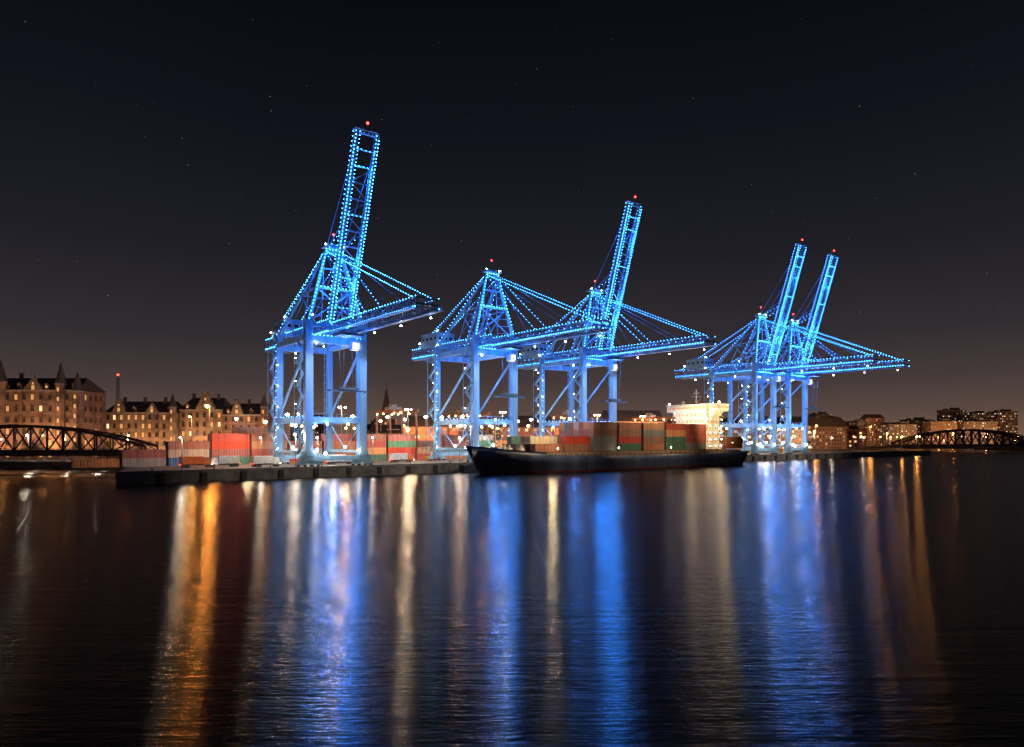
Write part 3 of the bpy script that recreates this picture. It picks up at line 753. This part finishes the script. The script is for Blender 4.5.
# ------------------------------------------------------------ old warehouses
wmesh = {}
for nm, gm in (("lit","litglass"),("bright","litglass2"),("dark","glass")):
    g = MB(); g.box((0,-.02,1.1),(1.2,.08,2.2),1)
    for sx in (-1,1): g.box((sx*.68,-.08,1.1),(.16,.2,2.5),0)
    g.box((0,-.08,2.3),(1.2,.2,.2),0); g.box((0,-.12,-.12),(1.7,.32,.2),0); g.box((0,-.07,1.1),(.07,.06,2.2),0); g.box((0,-.07,1.5),(1.2,.05,.07),0)
    wmesh[nm] = g.mesh("window", [M['brickA'], M[gm]])
def warehouse(x0,x1,y,dep,nf,fh,roofh,gables,turrets,brick,label,litp=.35,cols=None,ue=5000,sidew=False):
    root = empty("brick_warehouse", ((x0+x1)/2,y,QZ), 0, label, "warehouse", "old warehouses along the canal")
    Wd = x1-x0; H = nf*fh
    g = MB(); g.box((0,dep/2,H/2),(Wd,dep,H))
    for k in range(nf):
        if k: g.box((0,-.08,k*fh),(Wd-.1,.16,.28),1)
    g.box((0,-.2,H),(Wd+.4,.5,.6),1)
    npil = max(2,int(Wd/8))
    for k in range(npil+1): g.box((-Wd/2+.4+(Wd-.8)*k/npil,-.15,H/2-.2),(.8,.34,H-.4),0)
    g.obj("wall", [brick,'stone'], root)
    g = MB()
    i = len(g.v); g.v += [(-Wd/2-.3,-.4,H+.3),(Wd/2+.3,-.4,H+.3),(Wd/2+.3,dep+.4,H+.3),(-Wd/2-.3,dep+.4,H+.3),(-Wd/2+2.5,dep/2,H+roofh),(Wd/2-2.5,dep/2,H+roofh)]
    for f in ((0,1,5,4),(2,3,4,5),(1,2,5),(3,0,4)): g.f.append(tuple(i+k for k in f)); g.m.append(0)
    g.obj("roof", ['roof'], root)
    nd_ = int(Wd/5.5)
    for k in range(nd_):
        xx = -Wd/2+(k+.5)*Wd/nd_
        if any(abs(xx-gx) < gw/2+1 for gx,gw,gh in gables): continue
        g = MB()
        g.box((xx,1.6,H+1.5),(1.5,2.6,1.7),1); g.box((xx,.28,H+1.6),(.9,.06,1.0),2)
        g.poly([(xx-1,.1,H+2.3),(xx+1,.1,H+2.3),(xx,.1,H+3.4)],1)
        g.poly([(xx-1,.1,H+2.3),(xx,.1,H+3.4),(xx,4,H+3.4),(xx-1,4,H+2.3)],0); g.poly([(xx+1,.1,H+2.3),(xx+1,4,H+2.3),(xx,4,H+3.4),(xx,.1,H+3.4)],0)
        g.obj("dormer", ['roof',brick,'litglass' if random.random()<.4 else 'glass'], root)
    for k in range(3):
        g = MB(); xx = -Wd/2+Wd*(k+.6)/3.4; g.box((xx,dep/2-1,H+roofh+.2),(1.2,1.2,3.2)); g.box((xx,dep/2-1,H+roofh+1.9),(1.5,1.5,.3)); g.obj("chimney",[brick],root)
    for gx,gw,gh in gables:
        g = MB(); g.box((gx,-.1+.75,H/2),(gw,2.1,H-.02))
        steps = 6
        for k in range(steps):
            g.box((gx,.65,H+gh*(k+.5)/steps),(gw*(1-k/steps),1.9,gh/steps),0)
            g.box((gx,.65,H+gh*(k+1)/steps+.08),(gw*(1-k/steps)+.2,2.05,.16),1)
        g.tube((gx,.65,H+gh),(gx,.65,H+gh+2),.3,1,6)
        g.box((gx,-.32,H+gh*.25),(1.3,.06,1.8),2); g.box((gx,-.32,H+gh*.6),(.8,.06,1.1),2)
        g.obj("stepped_gable", [brick,'stone','litglass'], root)
    for tx,tw,th in turrets:
        g = MB(); n=8
        ol = [(tx+tw/2*math.cos(2*math.pi*(k+.5)/n), tw/2*math.sin(2*math.pi*(k+.5)/n)) for k in range(n)]
        zt = th*.76; g.prism(ol,0,zt,0)
        ol2 = [(tx+(tw/2+.3)*math.cos(2*math.pi*(k+.5)/n), (tw/2+.3)*math.sin(2*math.pi*(k+.5)/n)) for k in range(n)]
        g.prism(ol2,zt,zt+.5,1)
        i = len(g.v); g.v += [(a,b_,zt+.5) for a,b_ in ol2]+[(tx,0,th)]
        for k in range(n): g.f.append((i+k,i+(k+1)%n,i+n)); g.m.append(2)
        g.tube((tx,0,th-.3),(tx,0,th+2),.14,1,6)
        for q in (2,6,10,15,20): g.box((tx,-tw/2*.93,zt-q),(.8,.12,1.6),3)
        g.obj("corner_turret", [brick,'stone','roof','litglass'], root)
    cols = cols or int(Wd/3.4)
    def win(xx,yy,zz,rz):
        k = random.random(); nm = "dark" if k > litp else ("bright" if k < litp*.25 else "lit")
        o = bpy.data.objects.new("window", wmesh[nm]); COL.objects.link(o); o.parent = root
        o.location = (xx,yy,zz); o.rotation_euler = (0,0,rz)
    for f in range(nf):
        for c in range(cols):
            xx = -Wd/2+(c+.5)*Wd/cols
            if any(abs(xx-tx) < tw/2+.5 for tx,tw,th in turrets): continue
            ing = any(abs(xx-gx) < gw/2 for gx,gw,gh in gables)
            win(xx, -.44 if ing else -.02, f*fh+.95, 0)
        if sidew:
            for c in range(4): win(Wd/2+.02, 3.5+c*3.6, f*fh+.95, math.pi/2)
    nl = max(2,int(Wd/15))
    for k in range(nl):
        xx = -Wd/2+(k+.5)*Wd/nl; spot(root,(xx,-10,1.5),(xx,0,H*.5),ue*random.uniform(.5,1.4),(1,.57,.27),100,.3,"facade_uplight")
    if sidew: spot(root,(Wd/2+8,4,1.5),(Wd/2,9,H*.5),ue*.5,(1,.55,.24),100,.3,"facade_uplight")
    return root
warehouse(-238,-181,286,18,6,4.8,6.0,[(-16,10,8.5),(9.0,8,5)],[(-4.6,4.4,42),(20.5,4.0,41),(27.5,4.0,37)],'brickA',"long red brick gothic warehouse with turrets and stepped gables",.24,16,17000,True)
warehouse(-197,-163,330,16,5,4.2,6,[(-10,6.5,6.5),(6,6,4.5)],[(16,3.2,31)],'brickB',"floodlit ochre brick warehouse with small stepped gables",.24,None,17000)
warehouse(-162,-141,333,16,5,4.5,6.5,[(2,9,9)],[],'brickB',"floodlit ochre brick warehouse with a tall central gable",.25,None,18000)
warehouse(-140,-118,330,16,5,4.0,6,[(-4,6,7)],[(9.2,3.2,31)],'brickA',"red brick warehouse with a round corner turret",.25,None,16000)

# ------------------------------------------------------------ city beyond
def building(x,y,w_,d_,h,mat,roof=True,name="city_building",label="distant city block with lit windows",group="city buildings beyond the port",cat="building",top=0):
    g = MB(); g.box((0,0,h/2),(w_,d_,h))
    if roof == 'pitch':
        i = len(g.v); rh = min(8,w_*.14+2)
        g.v += [(-w_/2-.3,-d_/2-.3,h),(w_/2+.3,-d_/2-.3,h),(w_/2+.3,d_/2+.3,h),(-w_/2-.3,d_/2+.3,h),(-w_/2+1,0,h+rh),(w_/2-1,0,h+rh)]
        for f in ((0,1,5,4),(2,3,4,5),(1,2,5),(3,0,4)): g.f.append(tuple(i+k for k in f)); g.m.append(1)
    else:
        g.box((0,0,h+.3),(w_+.5,d_+.5,.6),1); g.box((w_*.15,0,h+2),(w_*.3,d_*.5,2.8),1); g.box((-w_*.3,0,h+1.4),(w_*.12,d_*.3,1.6),1)
    if top: g.tube((0,0,h),(0,0,h+top),.4,1,6)
    o = g.obj(name, [mat,'roof'], None, (x,y,QZ), 0); tag(o,label,cat,group); return o
random.seed(5)
x = -330
while x < 620:
    far = random.uniform(560,760)
    if x > 330: far = random.uniform(800,900)
    w_ = random.uniform(18,42); h = random.uniform(14,25)*(far/620)
    building(x+w_/2, far, w_, 16, h, random.choice(['cityA','cityB']), random.choice(['pitch','flat','flat']))
    x += w_+random.uniform(-1,9)
x = -90
while x < 330:
    far = random.uniform(410,480)+max(0,x)*.6
    w_ = random.uniform(16,34); h = random.uniform(11,21)
    building(x+w_/2, far, w_, 16, h, random.choice(['cityA','cityB','shed']), random.choice(['pitch','flat']))
    x += w_+random.uniform(0,7)
for (x,y,w_,h) in ((560,870,26,44),(592,870,22,40),(520,880,30,32),(625,870,26,42),(470,830,34,25),(405,900,24,40),(440,860,20,30)):
    building(x,y,w_,18,h,'cityA','flat',top=random.choice([0,8]))
for (x,y,w_,h) in ((75,430,38,19),(118,468,30,17),(10,404,34,15),(-45,382,30,15),(215,570,60,19),(165,510,34,17)):
    building(x,y,w_,22,h,'shed','pitch',"port_shed","red-clad port shed with lit openings behind the yard","port sheds behind the yard","shed")
for x,y,e_ in ((40,385,44000),(80,405,44000),(120,440,44000),(-20,356,38000),(-55,358,38000),(190,500,70000),(270,590,70000),(-80,500,50000),(20,500,50000),(380,765,60000),(420,765,60000),(460,765,70000),(500,775,70000),(545,785,70000),(600,785,70000),(350,730,60000),(110,520,60000),(230,520,60000)):
    rt = empty("street_lamp", (x,y,QZ), 0, "tall street lamp glowing orange among the distant blocks", "street lamp", "street lamps in the distant city")
    g = MB(); g.tube((0,0,0),(0,0,14),.3,0,8); g.tube((0,0,13.8),(0,-1.4,14.2),.15,0,6); g.obj("post",['pole'],rt)
    g = MB(); g.ball((0,0,0),.5,0,8,5,.7); g.obj("lamp_head",['orange_lamp'],rt,(0,-1.5,14)); spot(rt,(0,-2.5,12),(0,30,8),e_,(1,.50,.20),150)
g = MB(); g.box((0,0,14),(7,7,28)); i = len(g.v); g.v += [(-3.8,-3.8,28),(3.8,-3.8,28),(3.8,3.8,28),(-3.8,3.8,28),(0,0,52)]
for k in range(4): g.f.append((i+k,i+(k+1)%4,i+4)); g.m.append(1)
g.tube((0,0,51),(0,0,56),.3,1,6); g.box((0,-3.55,20),(1.4,.1,4),2)
o = g.obj("church_tower", ['brickA','roof','litglass'], None, (-104,565,QZ)); tag(o,"slender brick church tower with pointed spire","church tower")
g = MB()
for k in range(14):
    z0, z1 = k*3.2,(k+1)*3.2; a,b_ = 1.6-k*.09,1.6-(k+1)*.09
    for sx,sy in ((-1,-1),(1,-1),(1,1),(-1,1)): g.beam((sx*a,sy*a,z0),(sx*b_,sy*b_,z1),.16)
    g.beam((-a,-a,z0),(b_,-b_,z1),.1); g.beam((a,-a,z0),(-b_,-b_,z1),.1); g.beam((-a,-a,z0),(a,-a,z0),.1)
g.ball((0,0,45.3),.5,1)
o = g.obj("radio_mast", ['steel','red_lamp'], None, (-202,350,QZ-4)); tag(o,"lattice radio mast with a red warning lamp","radio mast")

# ------------------------------------------------------------ trucks
def truck(cc, label, loc, rz, boxcol):
    root = empty("cargo_truck", loc, rz, label, "truck", "trucks parked on the quay")
    g = MB(); g.prism([(-1.15,-4.2),(1.15,-4.2),(1.15,-2.1),(-1.15,-2.1)],.75,1.7,0)
    i=len(g.v); g.v += [(-1.15,-4.15,1.7),(1.15,-4.15,1.7),(1.15,-2.1,1.7),(-1.15,-2.1,1.7),(-1.05,-3.75,2.85),(1.05,-3.75,2.85),(1.05,-2.15,2.85),(-1.05,-2.15,2.85)]
    for f,mi in (((0,1,5,4),1),((1,2,6,5),0),((2,3,7,6),0),((3,0,4,7),0),((4,5,6,7),0)): g.f.append(tuple(i+k for k in f)); g.m.append(mi)
    g.box((0,-4.28,.75),(2.3,.2,.4),2); g.box((0,.3,.85),(1.0,8.0,.3),2)
    g.obj("cab", [cc,'glass','rubber'], root)
    g = MB(); g.box((0,1.2,2.2),(2.4,6.2,2.3))
    for k in range(6): g.box((0,-1.6+k*1.12,2.2),(2.46,.08,2.2))
    g.obj("cargo_box", [boxcol], root)
    for sx in (-1,1):
        for y in (-3.3,2.2,3.4):
            g = MB(); g.tube((-.16,0,0),(.16,0,0),.96,0,14); g.tube((-.18,0,0),(.18,0,0),.5,1,10); g.obj("wheel",['rubber','steel'],root,(sx*1.02,y,.49))
        g = MB(); g.box((sx*.85,-4.4,.95),(.35,.08,.22)); g.obj("headlight",['white_lamp'],root)
        g = MB(); g.box((sx*.9,4.35,1.0),(.3,.06,.2)); g.obj("tail_light",['tail'],root)
corange = paint("truck_orange", (.75,.16,.03), .4); cwhite = paint("truck_white", (.7,.7,.68), .4)
truck(corange,"orange cargo truck parked on the quay",(-95,205,QZ),ANG+math.radians(90),corange)
truck(cwhite,"white cargo truck waiting beneath the crane",tuple(P(-86,14)),ANG+math.radians(95),cwhite)
truck(cwhite,"white cargo truck waiting beneath the crane",tuple(P(-60,18)),ANG+math.radians(85),cwhite)
truck(cwhite,"white cargo truck waiting beneath the crane",tuple(P(-96,22)),ANG+math.radians(-92),cwhite)
truck(corange,"orange cargo truck parked on the quay",tuple(P(-34,22)),ANG+math.radians(90),cwhite)

# ------------------------------------------------------------ world
wd = bpy.data.worlds.new("World"); scene.world = wd; wd.use_nodes = True
N = wd.node_tree.nodes; L = wd.node_tree.links; bg = N["Background"]
tc = N.new("ShaderNodeTexCoord"); sp = N.new("ShaderNodeSeparateXYZ"); L.new(tc.outputs["Generated"], sp.inputs[0])
rp = N.new("ShaderNodeValToRGB"); e = rp.color_ramp.elements
e[0].position = 0.0; e[0].color = (.17,.098,.064,1)
e[1].position = 1.0; e[1].color = (.001,.0013,.0027,1)
for pos,c in ((.03,(.105,.068,.054)),(.075,(.060,.043,.042)),(.14,(.031,.026,.030)),(.25,(.0135,.0133,.0185)),(.4,(.0058,.0063,.0108)),(.55,(.0026,.0031,.006))):
    el = e.new(pos); el.color = (*c,1)
nz = N.new("ShaderNodeTexNoise"); nz.inputs["Scale"].default_value = 2.2; nz.inputs["Detail"].default_value = 3; L.new(tc.outputs["Generated"], nz.inputs["Vector"])
ma = N.new("ShaderNodeMath"); ma.operation = 'MULTIPLY_ADD'; ma.inputs[1].default_value = .05; ma.inputs[2].default_value = -.025; L.new(nz.outputs["Fac"], ma.inputs[0])
mb_ = N.new("ShaderNodeMath"); mb_.operation = 'ADD'; L.new(ma.outputs[0], mb_.inputs[0]); L.new(sp.outputs[2], mb_.inputs[1])
L.new(mb_.outputs[0], rp.inputs[0])
vo = N.new("ShaderNodeTexVoronoi"); vo.inputs["Scale"].default_value = 60; L.new(tc.outputs["Generated"], vo.inputs["Vector"])
lt = N.new("ShaderNodeMath"); lt.operation = 'LESS_THAN'; lt.inputs[1].default_value = .042; L.new(vo.outputs["Distance"], lt.inputs[0])
sc = N.new("ShaderNodeSeparateColor"); L.new(vo.outputs["Color"], sc.inputs[0])
pw = N.new("ShaderNodeMath"); pw.operation = 'POWER'; pw.inputs[1].default_value = 2.2; L.new(sc.outputs[0], pw.inputs[0])
m1 = N.new("ShaderNodeMath"); m1.operation = 'MULTIPLY'; L.new(lt.outputs[0], m1.inputs[0]); L.new(pw.outputs[0], m1.inputs[1])
m2 = N.new("ShaderNodeMath"); m2.operation = 'MULTIPLY'; L.new(m1.outputs[0], m2.inputs[0]); m2.inputs[1].default_value = .17
gt = N.new("ShaderNodeMath"); gt.operation = 'GREATER_THAN'; gt.inputs[1].default_value = .15; L.new(sp.outputs[2], gt.inputs[0])
m3 = N.new("ShaderNodeMath"); m3.operation = 'MULTIPLY'; L.new(m2.outputs[0], m3.inputs[0]); L.new(gt.outputs[0], m3.inputs[1])
ad = N.new("ShaderNodeMix"); ad.data_type = 'RGBA'; ad.blend_type = 'ADD'; ad.inputs[0].default_value = 1
L.new(rp.outputs[0], ad.inputs[6]); L.new(m3.outputs[0], ad.inputs[7]); L.new(ad.outputs[2], bg.inputs[0])
bg.inputs[1].default_value = 1.0

# ------------------------------------------------------------ camera
cd = bpy.data.cameras.new("camera"); cam = bpy.data.objects.new("camera", cd); COL.objects.link(cam)
cam.location = (0,0,12); cam.rotation_euler = (math.radians(90),0,0)
cd.sensor_width = 36; cd.lens = 24; cd.shift_y = 64.5/1024; cd.clip_end = 9000
scene.camera = cam
scene.view_settings.view_transform = 'Standard'; scene.view_settings.look = 'None'; scene.view_settings.exposure = 0
